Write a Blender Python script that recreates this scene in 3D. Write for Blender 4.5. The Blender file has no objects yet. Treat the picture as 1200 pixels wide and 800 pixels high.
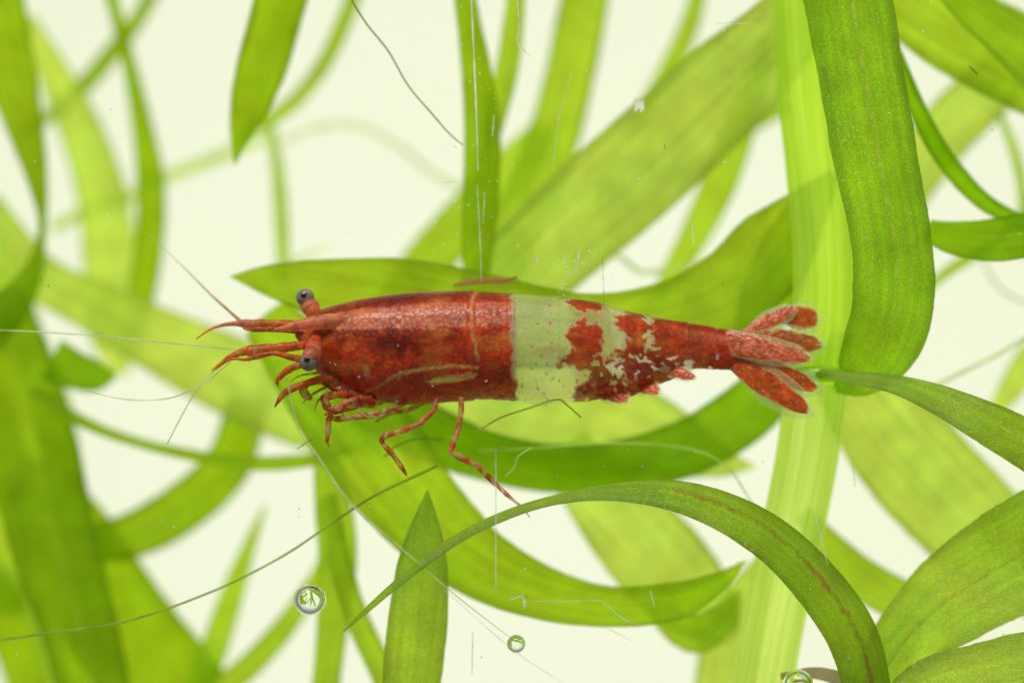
import bpy, math, random
import numpy as np
from mathutils import Vector

# ------------------------------------------------------------------ camera, light, exposure
scene = bpy.context.scene
col = scene.collection
S = 0.0435 / 1200.0            # metres per photo pixel in the plane y = 0 (the shrimp is about 25 mm long)
D = 0.15                       # camera distance to that plane

cam_data = bpy.data.cameras.new('camera')
cam = bpy.data.objects.new('camera', cam_data)
col.objects.link(cam)
cam.location = (0, -D, 0)
cam.rotation_euler = (math.radians(90), 0, 0)
cam_data.sensor_width = 36.0
cam_data.lens = 36.0 * D / (1200 * S)
cam_data.clip_start = 0.005
cam_data.clip_end = 5.0
cam_data.dof.use_dof = True
cam_data.dof.focus_distance = D + 0.0010
cam_data.dof.aperture_fstop = 124.0 / 5.0       # an opening of about 5 mm
scene.camera = cam

world = bpy.data.worlds.new('World')
scene.world = world
world.use_nodes = True
world.node_tree.nodes['Background'].inputs['Color'].default_value = (0.95, 1.0, 0.88, 1)
world.node_tree.nodes['Background'].inputs['Strength'].default_value = 0.24


def area(name, loc, target, sx, sy, power, color):
    d = bpy.data.lights.new(name, 'AREA')
    d.shape = 'RECTANGLE'
    d.size, d.size_y, d.energy, d.color = sx, sy, power, color
    o = bpy.data.objects.new(name, d)
    col.objects.link(o)
    o.location = loc
    o.rotation_euler = (Vector(target) - Vector(loc)).to_track_quat('-Z', 'Y').to_euler()
    return o


area('backlight', (0.004, 0.16, -0.006), (0.004, 0, -0.006), 0.22, 0.18, 0.147, (0.975, 1.0, 0.92))
area('tank_lamp', (-0.05, -0.10, 0.20), (0, 0.01, 0), 0.10, 0.07, 0.52, (1.0, 0.98, 0.93))

scene.render.engine = 'CYCLES'
scene.view_settings.view_transform = 'Standard'
scene.view_settings.look = 'None'
scene.view_settings.exposure = 0.0
scene.view_settings.gamma = 1.0
scene.cycles.max_bounces = 7
scene.cycles.transparent_max_bounces = 14
scene.cycles.transmission_bounces = 10
scene.cycles.diffuse_bounces = 4
scene.cycles.use_denoising = True
scene.cycles.caustics_refractive = False
scene.cycles.caustics_reflective = False

random.seed(7)
rng = np.random.default_rng(11)


# ------------------------------------------------------------------ helpers
def P(px, py, d=0.0):
    k = S * (D + d) / D
    return Vector(((px - 600.0) * k, d, (400.0 - py) * k))


def tag(o, label=None, cat=None, group=None, kind=None):
    if label: o['label'] = label
    if cat: o['category'] = cat
    if group: o['group'] = group
    if kind: o['kind'] = kind
    return o


def empty(name, loc, label=None, cat=None, group=None):
    o = bpy.data.objects.new(name, None)
    o.empty_display_size = 0.002
    col.objects.link(o)
    o.location = loc
    return tag(o, label, cat, group)


def mesh_obj(name, verts, faces, mat, parent=None, uv=None, paint=None, cover=None, smooth=True):
    me = bpy.data.meshes.new(name)
    me.from_pydata([tuple(v) for v in verts], [], faces)
    if smooth:
        me.polygons.foreach_set('use_smooth', [True] * len(me.polygons))
    if uv is not None:
        layer = me.uv_layers.new(name='UVMap')
        idx = np.empty(len(me.loops), dtype=np.int32)
        me.loops.foreach_get('vertex_index', idx)
        layer.data.foreach_set('uv', np.asarray(uv, dtype=np.float32)[idx].ravel())
    if paint is not None:
        a = me.attributes.new('paint', 'FLOAT_COLOR', 'POINT')
        c = np.ones((len(verts), 4), dtype=np.float32)
        c[:, :3] = paint
        a.data.foreach_set('color', c.ravel())
    if cover is not None:
        a = me.attributes.new('cover', 'FLOAT', 'POINT')
        a.data.foreach_set('value', np.asarray(cover, dtype=np.float32))
    me.materials.append(mat)
    o = bpy.data.objects.new(name, me)
    col.objects.link(o)
    if parent is not None:
        o.parent = parent
        o.location = -(parent.matrix_basis.translation + (parent.parent.matrix_basis.translation if parent.parent else Vector()))
    return o


def catmull(pts, n):
    """resample rows of control values along a centripetal-ish curve, n rows, even spacing by chord"""
    p = np.asarray(pts, dtype=float)
    if len(p) == 2:
        t = np.linspace(0, 1, n)[:, None]
        return p[0] * (1 - t) + p[1] * t
    ext = np.vstack([2 * p[0] - p[1], p, 2 * p[-1] - p[-2]])
    seg = np.linalg.norm(np.diff(p[:, :2], axis=0), axis=1)
    cum = np.concatenate([[0], np.cumsum(seg)])
    out = []
    for s in np.linspace(0, cum[-1], n):
        i = min(max(np.searchsorted(cum, s) - 1, 0), len(p) - 2)
        t = (s - cum[i]) / max(seg[i], 1e-9)
        a, b, c, d = ext[i], ext[i + 1], ext[i + 2], ext[i + 3]
        out.append(0.5 * ((2 * b) + (c - a) * t + (2 * a - 5 * b + 4 * c - d) * t * t + (3 * b - a - 3 * c + d) * t ** 3))
    return np.array(out)


def hash2(ix, iy, seed):
    h = (ix.astype(np.int64) * 374761393 + iy.astype(np.int64) * 668265263 + seed * 1442695041) & 0xffffffff
    h = ((h ^ (h >> 13)) * 1274126177) & 0xffffffff
    return ((h ^ (h >> 16)) & 0xffff) / 65535.0


def vnoise(x, y, seed=0):
    x, y = np.asarray(x, float), np.asarray(y, float)
    ix, iy = np.floor(x), np.floor(y)
    fx, fy = x - ix, y - iy
    fx, fy = fx * fx * (3 - 2 * fx), fy * fy * (3 - 2 * fy)
    a, b = hash2(ix, iy, seed), hash2(ix + 1, iy, seed)
    c, d = hash2(ix, iy + 1, seed), hash2(ix + 1, iy + 1, seed)
    return (a * (1 - fx) + b * fx) * (1 - fy) + (c * (1 - fx) + d * fx) * fy


def fbm(x, y, seed=0, octs=3):
    v, amp, tot = 0, 1.0, 0
    for k in range(octs):
        v = v + amp * vnoise(x * 2 ** k, y * 2 ** k, seed + k)
        tot += amp
        amp *= 0.5
    return v / tot


def sstep(a, b, x):
    t = np.clip((x - a) / (b - a), 0, 1)
    return t * t * (3 - 2 * t)


# ------------------------------------------------------------------ materials
class NT:
    def __init__(self, name):
        self.m = bpy.data.materials.new(name)
        self.m.use_nodes = True
        self.t = self.m.node_tree
        self.t.nodes.clear()
        self.out = self.t.nodes.new('ShaderNodeOutputMaterial')

    def n(self, kind, **kw):
        nd = self.t.nodes.new('ShaderNode' + kind)
        for k, v in kw.items():
            if k in nd.inputs:
                self.set(nd.inputs[k], v)
            else:
                setattr(nd, k, v)
        return nd

    def set(self, sock, v):
        if isinstance(v, bpy.types.NodeSocket):
            self.t.links.new(v, sock)
        else:
            sock.default_value = v

    def math(self, op, a, b=0.0, clamp=False):
        nd = self.t.nodes.new('ShaderNodeMath')
        nd.operation, nd.use_clamp = op, clamp
        self.set(nd.inputs[0], a)
        self.set(nd.inputs[1], b)
        return nd.outputs[0]

    def mixc(self, fac, a, b, blend='MIX'):
        nd = self.t.nodes.new('ShaderNodeMix')
        nd.data_type, nd.blend_type = 'RGBA', blend
        self.set(nd.inputs[0], fac)
        self.set(nd.inputs[6], a)
        self.set(nd.inputs[7], b)
        return nd.outputs[2]

    def mixs(self, fac, a, b):
        nd = self.t.nodes.new('ShaderNodeMixShader')
        self.set(nd.inputs[0], fac)
        self.set(nd.inputs[1], a)
        self.set(nd.inputs[2], b)
        return nd.outputs[0]

    def ramp(self, v, lo, hi, a=0.0, b=1.0):
        nd = self.n('MapRange', clamp=True)
        self.set(nd.inputs[0], v)
        for i, x in enumerate((lo, hi, a, b)):
            nd.inputs[i + 1].default_value = x
        return nd.outputs[0]

    def end(self, shader):
        self.t.links.new(shader, self.out.inputs['Surface'])
        return self.m


def leaf_material(name, clear=0.28, cells=1.0, gloss=0.10, rib=0.0):
    """thin living leaf: object colour is what the leaf lets through"""
    t = NT(name)
    oi = t.n('ObjectInfo')
    tc = t.n('TexCoord')
    uv = t.n('SeparateXYZ')
    t.set(uv.inputs[0], tc.outputs['UV'])
    u, v = uv.outputs[0], uv.outputs[1]                     # u: mm along the leaf, v: mm across
    w = t.n('UVMap')
    big = t.n('TexNoise', Scale=0.55, Detail=3.0, Roughness=0.55)
    comb = t.n('CombineXYZ')
    t.set(comb.inputs[0], t.math('ADD', u, t.math('MULTIPLY', oi.outputs['Random'], 91.0)))
    t.set(comb.inputs[1], v)
    t.set(big.inputs['Vector'], comb.outputs[0])
    # parallel veins: noise stretched along the blade
    c2 = t.n('CombineXYZ')
    t.set(c2.inputs[0], t.math('MULTIPLY', u, 0.10))
    t.set(c2.inputs[1], t.math('MULTIPLY', v, 3.2))
    t.set(c2.inputs[2], t.math('MULTIPLY', oi.outputs['Random'], 37.0))
    vein = t.n('TexNoise', Scale=1.0, Detail=2.0)
    t.set(vein.inputs['Vector'], c2.outputs[0])
    # cells
    c3 = t.n('CombineXYZ')
    t.set(c3.inputs[0], t.math('MULTIPLY', u, 6.5))
    t.set(c3.inputs[1], t.math('MULTIPLY', v, 13.0))
    vor = t.n('TexVoronoi', Scale=1.0, feature='DISTANCE_TO_EDGE')
    t.set(vor.inputs['Vector'], c3.outputs[0])
    cell = t.ramp(vor.outputs['Distance'], 0.0, 0.32, 0.74, 1.10)
    vor2 = t.n('TexVoronoi', Scale=1.0)
    t.set(vor2.inputs['Vector'], c3.outputs[0])
    lum = t.math('MULTIPLY', t.ramp(big.outputs['Fac'], 0.25, 0.75, 0.80, 1.16), t.ramp(vein.outputs['Fac'], 0.3, 0.7, 0.86, 1.09))
    if cells:
        lum = t.math('MULTIPLY', lum, t.math('ADD', t.math('MULTIPLY', t.math('SUBTRACT', cell, 1.0), cells), 1.0))
    mar = t.n('Attribute', attribute_name='cover')
    lum = t.math('MULTIPLY', lum, t.ramp(mar.outputs['Fac'], 0.72, 1.0, 1.0, 0.70))
    tint = t.mixc(t.ramp(big.outputs['Color'], 0.2, 0.8), (1.10, 0.97, 0.9, 1), (0.88, 1.03, 1.0, 1))
    colr = t.mixc(1.0, oi.outputs['Color'], tint, 'MULTIPLY')
    colr = t.mixc(1.0, colr, lum, 'MULTIPLY')
    refl = t.mixc(1.0, colr, (0.36, 0.34, 0.25, 1), 'MULTIPLY')
    bump = t.n('Bump', Strength=0.35, Distance=0.00006)
    hgt = t.math('ADD', cell, t.math('MULTIPLY', vor2.outputs['Distance'], 0.6))
    t.set(bump.inputs['Height'], hgt)
    dif = t.n('BsdfDiffuse'); t.set(dif.inputs['Color'], refl); t.set(dif.inputs['Normal'], bump.outputs[0])
    trl = t.n('BsdfTranslucent'); t.set(trl.inputs['Color'], colr)
    tra = t.n('BsdfTransparent'); t.set(tra.inputs['Color'], colr)
    add = t.n('AddShader'); t.set(add.inputs[0], dif.outputs[0]); t.set(add.inputs[1], trl.outputs[0])
    body = t.mixs(clear, add.outputs[0], tra.outputs[0])
    glo = t.n('BsdfGlossy', Roughness=0.16)
    c4 = t.n('CombineXYZ')
    t.set(c4.inputs[0], t.math('MULTIPLY', u, 4.0))
    t.set(c4.inputs[1], t.math('MULTIPLY', v, 11.0))
    spk = t.n('TexNoise', Scale=1.0, Detail=2.0); t.set(spk.inputs['Vector'], c4.outputs[0])
    bump2 = t.n('Bump', Strength=1.0, Distance=0.00022)
    t.set(bump2.inputs['Height'], spk.outputs['Fac'])
    t.set(glo.inputs['Normal'], bump2.outputs[0])
    return t.end(t.mixs(gloss, body, glo.outputs[0]))


MAT_LEAF = leaf_material('leaf_blade', clear=0.34, cells=0.4, gloss=0.008)
MAT_LEAF_NEAR = leaf_material('leaf_blade_near', clear=0.18, cells=1.0, gloss=0.06)


def rib_material():
    t = NT('leaf_midrib')
    tc = t.n('TexCoord')
    nz = t.n('TexNoise', Scale=1400.0, Detail=3.0)
    t.set(nz.inputs['Vector'], tc.outputs['Object'])
    oi = t.n('ObjectInfo')
    c = t.mixc(1.0, oi.outputs['Color'], t.mixc(t.ramp(nz.outputs['Fac'], 0.35, 0.65), (0.8, 0.7, 0.8, 1), (1.25, 1.4, 1.2, 1)), 'MULTIPLY')
    d = t.n('BsdfDiffuse'); t.set(d.inputs['Color'], c)
    l = t.n('BsdfTranslucent'); t.set(l.inputs['Color'], c)
    a = t.n('AddShader'); t.set(a.inputs[0], d.outputs[0]); t.set(a.inputs[1], l.outputs[0])
    x = t.n('BsdfTransparent')
    n2 = t.n('TexNoise', Scale=5200.0, Detail=3.0, Roughness=0.7)
    t.set(n2.inputs['Vector'], tc.outputs['Object'])
    uv = t.n('SeparateXYZ'); t.set(uv.inputs[0], tc.outputs['UV'])
    edge = t.math('ABSOLUTE', uv.outputs[1])
    f = t.math('ADD', t.math('ADD', t.math('MULTIPLY', nz.outputs['Fac'], 0.8), t.math('MULTIPLY', n2.outputs['Fac'], 0.9)), t.math('MULTIPLY', edge, -0.35))
    return t.end(t.mixs(t.ramp(f, 0.58, 0.98, 1.0, 0.25), a.outputs[0], x.outputs[0]))


MAT_RIB = rib_material()


def stem_material():
    t = NT('plant_stem')
    tc = t.n('TexCoord')
    uv = t.n('SeparateXYZ'); t.set(uv.inputs[0], tc.outputs['UV'])
    c2 = t.n('CombineXYZ')
    t.set(c2.inputs[0], t.math('MULTIPLY', uv.outputs[0], 0.05))
    t.set(c2.inputs[1], t.math('MULTIPLY', uv.outputs[1], 3.4))
    st = t.n('TexNoise', Scale=1.0, Detail=3.0); t.set(st.inputs['Vector'], c2.outputs[0])
    oi = t.n('ObjectInfo')
    c = t.mixc(1.0, oi.outputs['Color'], t.mixc(t.ramp(st.outputs['Fac'], 0.35, 0.65), (0.78, 0.88, 0.5, 1), (1.10, 1.08, 1.5, 1)), 'MULTIPLY')
    d = t.n('BsdfDiffuse'); t.set(d.inputs['Color'], t.mixc(1.0, c, (0.45, 0.42, 0.3, 1), 'MULTIPLY'))
    l = t.n('BsdfTranslucent'); t.set(l.inputs['Color'], c)
    a = t.n('AddShader'); t.set(a.inputs[0], d.outputs[0]); t.set(a.inputs[1], l.outputs[0])
    x = t.n('BsdfTransparent'); t.set(x.inputs['Color'], c)
    g = t.n('BsdfGlossy', Roughness=0.25)
    return t.end(t.mixs(0.03, t.mixs(0.56, a.outputs[0], x.outputs[0]), g.outputs[0]))


MAT_STEM = stem_material()


def shell_material(name, grain=1.0, sss=0.34, rough=0.30):
    t = NT(name)
    at = t.n('Attribute', attribute_name='paint')
    cv = t.n('Attribute', attribute_name='cover')
    tc = t.n('TexCoord')
    nz = t.n('TexNoise', Scale=2600.0, Detail=4.0, Roughness=0.6)
    t.set(nz.inputs['Vector'], tc.outputs['Object'])
    vor = t.n('TexVoronoi', Scale=5200.0); t.set(vor.inputs['Vector'], tc.outputs['Object'])
    lum = t.math('MULTIPLY', t.ramp(nz.outputs['Fac'], 0.3, 0.7, 0.78, 1.22), t.ramp(vor.outputs['Distance'], 0.1, 0.6, 1.10, 0.84))
    lum = t.math('ADD', t.math('MULTIPLY', t.math('SUBTRACT', lum, 1.0), t.ramp(cv.outputs['Fac'], 0.3, 0.9, 0.15, 1.0)), 1.0)
    c = t.mixc(1.0, at.outputs['Color'], lum, 'MULTIPLY')
    bump = t.n('Bump', Strength=0.7 * grain, Distance=0.00005)
    t.set(bump.inputs['Height'], t.math('ADD', nz.outputs['Fac'], t.math('MULTIPLY', vor.outputs['Distance'], -0.7)))
    p = t.n('BsdfPrincipled', Roughness=rough)
    p.inputs['Specular IOR Level'].default_value = 0.42
    t.set(p.inputs['Base Color'], c)
    t.set(p.inputs['Normal'], bump.outputs[0])
    l = t.n('BsdfTranslucent'); t.set(l.inputs['Color'], c)
    solid = t.mixs(sss, p.outputs[0], l.outputs[0])
    x = t.n('BsdfTransparent')
    return t.end(t.mixs(cv.outputs['Fac'], x.outputs[0], solid))


MAT_SHELL = shell_material('shrimp_shell')
MAT_LIMB = shell_material('shrimp_limb', grain=0.6, sss=0.42, rough=0.4)


def plain(name, color, rough=0.5, trans=0.0, clear=0.0, spec=0.4):
    t = NT(name)
    tc = t.n('TexCoord')
    nz = t.n('TexNoise', Scale=900.0, Detail=3.0)
    t.set(nz.inputs['Vector'], tc.outputs['Object'])
    c = t.mixc(1.0, (*color, 1), t.ramp(nz.outputs['Fac'], 0.3, 0.7, 0.75, 1.2), 'MULTIPLY')
    p = t.n('BsdfPrincipled', Roughness=rough)
    p.inputs['Specular IOR Level'].default_value = spec
    t.set(p.inputs['Base Color'], c)
    s = p.outputs[0]
    if trans:
        l = t.n('BsdfTranslucent'); t.set(l.inputs['Color'], c)
        s = t.mixs(trans, s, l.outputs[0])
    if clear:
        s = t.mixs(clear, s, t.n('BsdfTransparent').outputs[0])
    return t.end(s)


MAT_EYE = shell_material('shrimp_eye', grain=0.2, sss=0.1, rough=0.18)
MAT_THREAD = plain('algae_thread', (0.46, 0.60, 0.08), 0.7, 0.65, 0.35)
MAT_THREAD_BROWN = plain('brown_thread', (0.44, 0.40, 0.12), 0.7, 0.6, 0.30)
MAT_THREAD_PALE = plain('pale_thread', (0.80, 0.95, 0.34), 0.6, 0.85, 0.50)
MAT_ANTENNA = plain('pale_antenna', (0.90, 0.95, 0.55), 0.4, 0.7, 0.50)
MAT_BROWN = plain('brown_stalk', (0.66, 0.48, 0.24), 0.5, 0.6, 0.30)
MAT_FLAKE = plain('brown_flake', (0.62, 0.22, 0.12), 0.5, 0.6, 0.55)
MAT_MARK = plain('scratch_white', (0.97, 0.98, 0.88), 0.4, 0.3, 0.10)
MAT_MARK_DARK = plain('scratch_dark', (0.10, 0.12, 0.04), 0.6, 0.0, 0.25)


def bubble_material():
    t = NT('air_bubble')
    g = t.n('BsdfGlass', Roughness=0.0, IOR=1.0 / 1.33)
    t.set(g.inputs['Color'], (0.98, 1.0, 0.97, 1))
    return t.end(g.outputs[0])


MAT_BUBBLE = bubble_material()


def panel_material():
    t = NT('opal_backdrop')
    tc = t.n('TexCoord')
    nz = t.n('TexNoise', Scale=18.0, Detail=2.0)
    t.set(nz.inputs['Vector'], tc.outputs['Object'])
    c = t.mixc(nz.outputs['Fac'], (0.920, 0.940, 0.740, 1), (0.970, 0.980, 0.830, 1))
    l = t.n('BsdfTranslucent'); t.set(l.inputs['Color'], c)
    d = t.n('BsdfDiffuse'); t.set(d.inputs['Color'], t.mixc(1.0, c, (0.5, 0.5, 0.5, 1), 'MULTIPLY'))
    return t.end(t.mixs(0.18, l.outputs[0], d.outputs[0]))


def glass_material():
    t = NT('clear_glass')
    return t.end(t.n('BsdfTransparent').outputs[0])


# ------------------------------------------------------------------ the setting: backdrop and front glass of the tank
def box(name, c, sx, sy, sz, mat, parent=None):
    x, y, z = sx / 2, sy / 2, sz / 2
    v = [(c[0] + a * x, c[1] + b * y, c[2] + d * z) for a in (-1, 1) for b in (-1, 1) for d in (-1, 1)]
    f = [(0, 1, 3, 2), (4, 6, 7, 5), (0, 4, 5, 1), (2, 3, 7, 6), (0, 2, 6, 4), (1, 5, 7, 3)]
    return mesh_obj(name, v, f, mat, parent, smooth=False)


bd = mesh_obj('backdrop', [(-0.2, 0.10, -0.16), (0.2, 0.10, -0.16), (0.2, 0.10, 0.16), (-0.2, 0.10, 0.16)], [(0, 1, 2, 3)], panel_material(), smooth=False)
tag(bd, 'plain pale cream backdrop glowing softly behind all the plants', 'backdrop', kind='structure')
GLASS_Y = -0.0016
glass = box('aquarium_glass', (0, GLASS_Y - 0.001, 0), 0.09, 0.002, 0.07, glass_material())
tag(glass, 'clear scratched front glass pane of the aquarium', 'glass', kind='structure')

# ------------------------------------------------------------------ plants
LIGHT = (0.64, 0.82, 0.120)
MID = (0.52, 0.73, 0.038)
DARK = (0.40, 0.60, 0.010)
DEEP = (0.46, 0.75, 0.010)
OLIVE = (0.39, 0.58, 0.014)
SHADE = (0.30, 0.54, 0.006)


def leaf(parent, pts, depth, colour, tilt=12.0, cup=0.16, mat=None, n=90, m=12, wav=0.02, rib=None, ribcol=(0.42, 0.34, 0.07)):
    """pts: (px, py, shown width in px) along the middle of the blade; depth: metres, one value or start/end or one per point;
    tilt: degrees the blade is turned away from the viewer about its own length (one value or one per point)"""
    k = len(pts)
    dep = np.interp(np.linspace(0, 1, k), np.linspace(0, 1, len(np.atleast_1d(depth))), np.atleast_1d(depth))
    til = np.interp(np.linspace(0, 1, k), np.linspace(0, 1, len(np.atleast_1d(tilt))), np.atleast_1d(tilt))
    rows = catmull([(p[0], p[1], p[2], dd, tt) for p, dd, tt in zip(pts, dep, til)], n)
    seed = random.randrange(9999)
    verts, uv, mar = [], [], []
    cups = np.interp(np.linspace(0, 1, n), np.linspace(0, 1, len(np.atleast_1d(cup))), np.atleast_1d(cup))
    ctr = [P(r[0], r[1], r[3]) for r in rows]
    slen = 0.0
    for i, r in enumerate(rows):
        t = (ctr[min(i + 1, n - 1)] - ctr[max(i - 1, 0)]).normalized()
        if i: slen += (ctr[i] - ctr[i - 1]).length
        side = t.cross(Vector((0, 1, 0))).normalized()
        nrm = side.cross(t).normalized()
        a = math.radians(r[4])
        wdir = side * math.cos(a) + nrm * math.sin(a)
        ndir = nrm * math.cos(a) - side * math.sin(a)
        half = max(r[2], 0.4) * 0.5 * S * (D + r[3]) / D / math.cos(a)
        half *= 1 + wav * (2 * float(fbm(np.array(i * 0.18), np.array(seed * 3.1), seed, 2)) - 1)
        sway = 0.10 * half * math.sin(i * 0.07 + seed)
        for j in range(m + 1):
            q = -1 + 2 * j / m
            lift = cups[i] * half * (q * q - 0.4) + sway * q
            edge = 1 + (0.006 * random.uniform(-1, 1) if j in (0, m) else 0)
            verts.append(ctr[i] + wdir * (half * q * edge) + ndir * lift)
            uv.append((slen * 1000, q * half * 1000))
            mar.append(abs(q))
    faces = [(i * (m + 1) + j, i * (m + 1) + j + 1, (i + 1) * (m + 1) + j + 1, (i + 1) * (m + 1) + j) for i in range(n - 1) for j in range(m)]
    o = mesh_obj('leaf', verts, faces, mat or MAT_LEAF, parent, uv=uv, cover=mar)
    jit = random.uniform(0.94, 1.06)
    o.color = (colour[0] * jit, colour[1] * jit, colour[2] * jit, 1)
    if rib:
        # a vein running along the middle of the blade: half width px, range of the blade it shows on
        wpx, a0, a1 = rib
        i0, i1 = int(a0 * (n - 1)), int(a1 * (n - 1))
        rv, rf, ruv = [], [], []
        for i in range(i0, i1 + 1):
            c = verts[i * (m + 1) + m // 2]
            wv = (verts[i * (m + 1) + m // 2 + 1] - verts[i * (m + 1) + m // 2 - 1]).normalized()
            t = (verts[min(i + 1, n - 1) * (m + 1) + m // 2] - verts[max(i - 1, 0) * (m + 1) + m // 2]).normalized()
            nd = wv.cross(t).normalized()
            if nd.y > 0: nd = -nd
            f = math.sin(math.pi * (i - i0 + 0.3) / (i1 - i0 + 0.6)) ** 0.4
            ww = wpx * S * f * random.uniform(0.7, 1.2)
            off = wv * (random.uniform(-0.3, 0.3) * wpx * S)
            base = c + nd * 0.00003 + off
            rv += [base - wv * ww, base + nd * ww * 0.35, base + wv * ww]
            ruv += [(i, -1), (i, 0), (i, 1)]
        kk = i1 - i0
        for i in range(kk):
            for j in range(2):
                rf.append((i * 3 + j, i * 3 + j + 1, i * 3 + 4 + j, i * 3 + 3 + j))
        r_ = mesh_obj('midrib', rv, rf, MAT_RIB, o, uv=ruv)
        r_.color = (*ribcol, 1)
    return o


def tube(name, pts, mat, parent=None, sides=10, n=60, ridges=0, amp=0.0, uvs=True, paint=None, cap=True):
    """pts: (px, py, width px, depth m)"""
    rows = catmull(pts, n)
    ctr = [P(r[0], r[1], r[3]) for r in rows]
    verts, uv, info = [], [], []
    sl = 0.0
    for i, r in enumerate(rows):
        t = (ctr[min(i + 1, n - 1)] - ctr[max(i - 1, 0)]).normalized()
        if i: sl += (ctr[i] - ctr[i - 1]).length
        ref = Vector((0, 1, 0)) if abs(t.y) < 0.9 else Vector((0, 0, 1))
        a = t.cross(ref).normalized()
        b = a.cross(t).normalized()
        rad = max(r[2], 0.3) * 0.5 * S * (D + r[3]) / D
        for j in range(sides):
            th = 2 * math.pi * j / sides
            rr = rad * (1 + amp * math.cos(ridges * th))
            verts.append(ctr[i] + a * (rr * math.cos(th)) + b * (rr * math.sin(th)))
            uv.append((sl * 1000, rad * 1000 * min(th, 2 * math.pi - th)))
            info.append((sl * 1000, i / (n - 1), j / sides))
    faces = [(i * sides + j, i * sides + (j + 1) % sides, (i + 1) * sides + (j + 1) % sides, (i + 1) * sides + j) for i in range(n - 1) for j in range(sides)]
    if cap:
        faces.append(tuple(range(sides - 1, -1, -1)))
        faces.append(tuple((n - 1) * sides + j for j in range(sides)))
    pc = cc = None
    if paint:
        pc, cc = paint(np.array(info))
    return mesh_obj(name, verts, faces, mat, parent, uv=uv, paint=pc, cover=cc)


# ---- plant with the thick pale stem
pl = empty('water_plant', P(905, 860, 0.010), 'green water plant with a thick pale ribbed stem, behind the shrimp tail', 'plant')
st = tube('stem', [(884, 870, 72, 0.0066), (900, 760, 73, 0.0066), (925, 640, 73, 0.0066), (945, 540, 73, 0.0066), (957, 450, 74, 0.0066)], MAT_STEM, pl, sides=72, n=80, ridges=14, amp=0.012)
st.color = (0.90, 0.98, 0.42, 1)
st = tube('stem', [(957, 446, 76, 0.0066), (964, 380, 72, 0.0068), (965, 300, 72, 0.0072), (958, 200, 73, 0.0078), (948, 100, 74, 0.0084), (938, -60, 74, 0.009)], MAT_STEM, pl, sides=72, n=80, ridges=14, amp=0.012)
st.color = (0.78, 0.92, 0.20, 1)
nd = tube('stem_node', [(924, 441, 8, 0.0058), (940, 438, 16, 0.0052), (962, 438, 19, 0.0049), (985, 439, 16, 0.0050), (1003, 441, 10, 0.0056)], MAT_STEM, pl, sides=18, n=24)
nd.color = (0.58, 0.76, 0.05, 1)
# big hanging blade on the right, tip curling under
leaf(pl, [(978, -60, 106), (996, 0, 106), (1010, 80, 100), (1027, 180, 101), (1045, 270, 101), (1050, 335, 100), (1044, 382, 97), (1028, 418, 84), (1004, 444, 56), (978, 458, 8)], (0.000, 0.0005, 0.001, 0.0015, 0.002, 0.0028, 0.0046, 0.0056), DEEP, tilt=(14, 10, 14, 22), cup=0.22, mat=MAT_LEAF_NEAR, n=140, m=16, rib=(3.2, 0.02, 0.86), ribcol=(0.45, 0.36, 0.12))
# narrow blade leaving the node to the right
leaf(pl, [(958, 436, 12), (1000, 441, 17), (1050, 449, 25), (1100, 466, 36), (1150, 490, 46), (1215, 525, 58), (1280, 565, 60)], (0.0040, 0.0026, 0.001, 0.001), OLIVE, tilt=(60, 45, 35, 25), mat=MAT_LEAF_NEAR, rib=(1.5, 0.35, 0.98))
# long blade passing behind the shrimp to its pointed tip on the left
leaf(pl, [(978, 204, 14), (950, 240, 50), (908, 292, 100), (858, 340, 100), (775, 374, 84), (680, 388, 86), (580, 378, 104), (480, 354, 98), (390, 340, 74), (320, 330, 42), (270, 324, 2)], (0.0095, 0.010, 0.010, 0.0085, 0.008, 0.008, 0.009), (0.47, 0.65, 0.022), tilt=(25, 12, 20, 8, 15), n=130, rib=(1.0, 0.05, 0.5))
# dark lower sweep under the abdomen
leaf(pl, [(935, 428, 40), (905, 458, 62), (862, 494, 70), (800, 528, 68), (720, 548, 64), (640, 550, 62), (565, 535, 62), (500, 508, 66), (430, 470, 60), (370, 430, 20)], (0.0145, 0.013, 0.0125, 0.0125, 0.0135), SHADE, tilt=(30, 20, 35, 20), n=110)
# dark blade crossing behind the tail fan
leaf(pl, [(872, 425, 20), (890, 375, 56), (912, 315, 66), (934, 255, 40), (950, 215, 6)], (0.0135, 0.013), DARK, tilt=20)
# broad pale blade up to the right
leaf(pl, [(965, -40, 60), (920, 35, 92), (850, 105, 118), (770, 180, 122), (690, 250, 118), (610, 322, 104), (540, 385, 70)], (0.0115, 0.0135, 0.0150, 0.0155), LIGHT, tilt=(20, 10), n=100, rib=(1.3, 0.25, 0.95))
# broad pale blade down to the right
leaf(pl, [(965, 400, 40), (1000, 452, 92), (1048, 512, 122), (1105, 575, 124), (1170, 635, 116), (1260, 705, 90)], (0.0125, 0.015, 0.017), LIGHT, tilt=(5, 22))
# dark small blade behind the foot of the arch
leaf(pl, [(940, 600, 20), (980, 650, 44), (1025, 686, 50), (1080, 712, 46), (1150, 735, 24)], (0.013, 0.014), MID, tilt=20)
leaf(pl, [(912, 640, 10), (880, 690, 50), (858, 750, 66), (845, 830, 70)], (0.018, 0.020), LIGHT, tilt=15)

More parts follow.
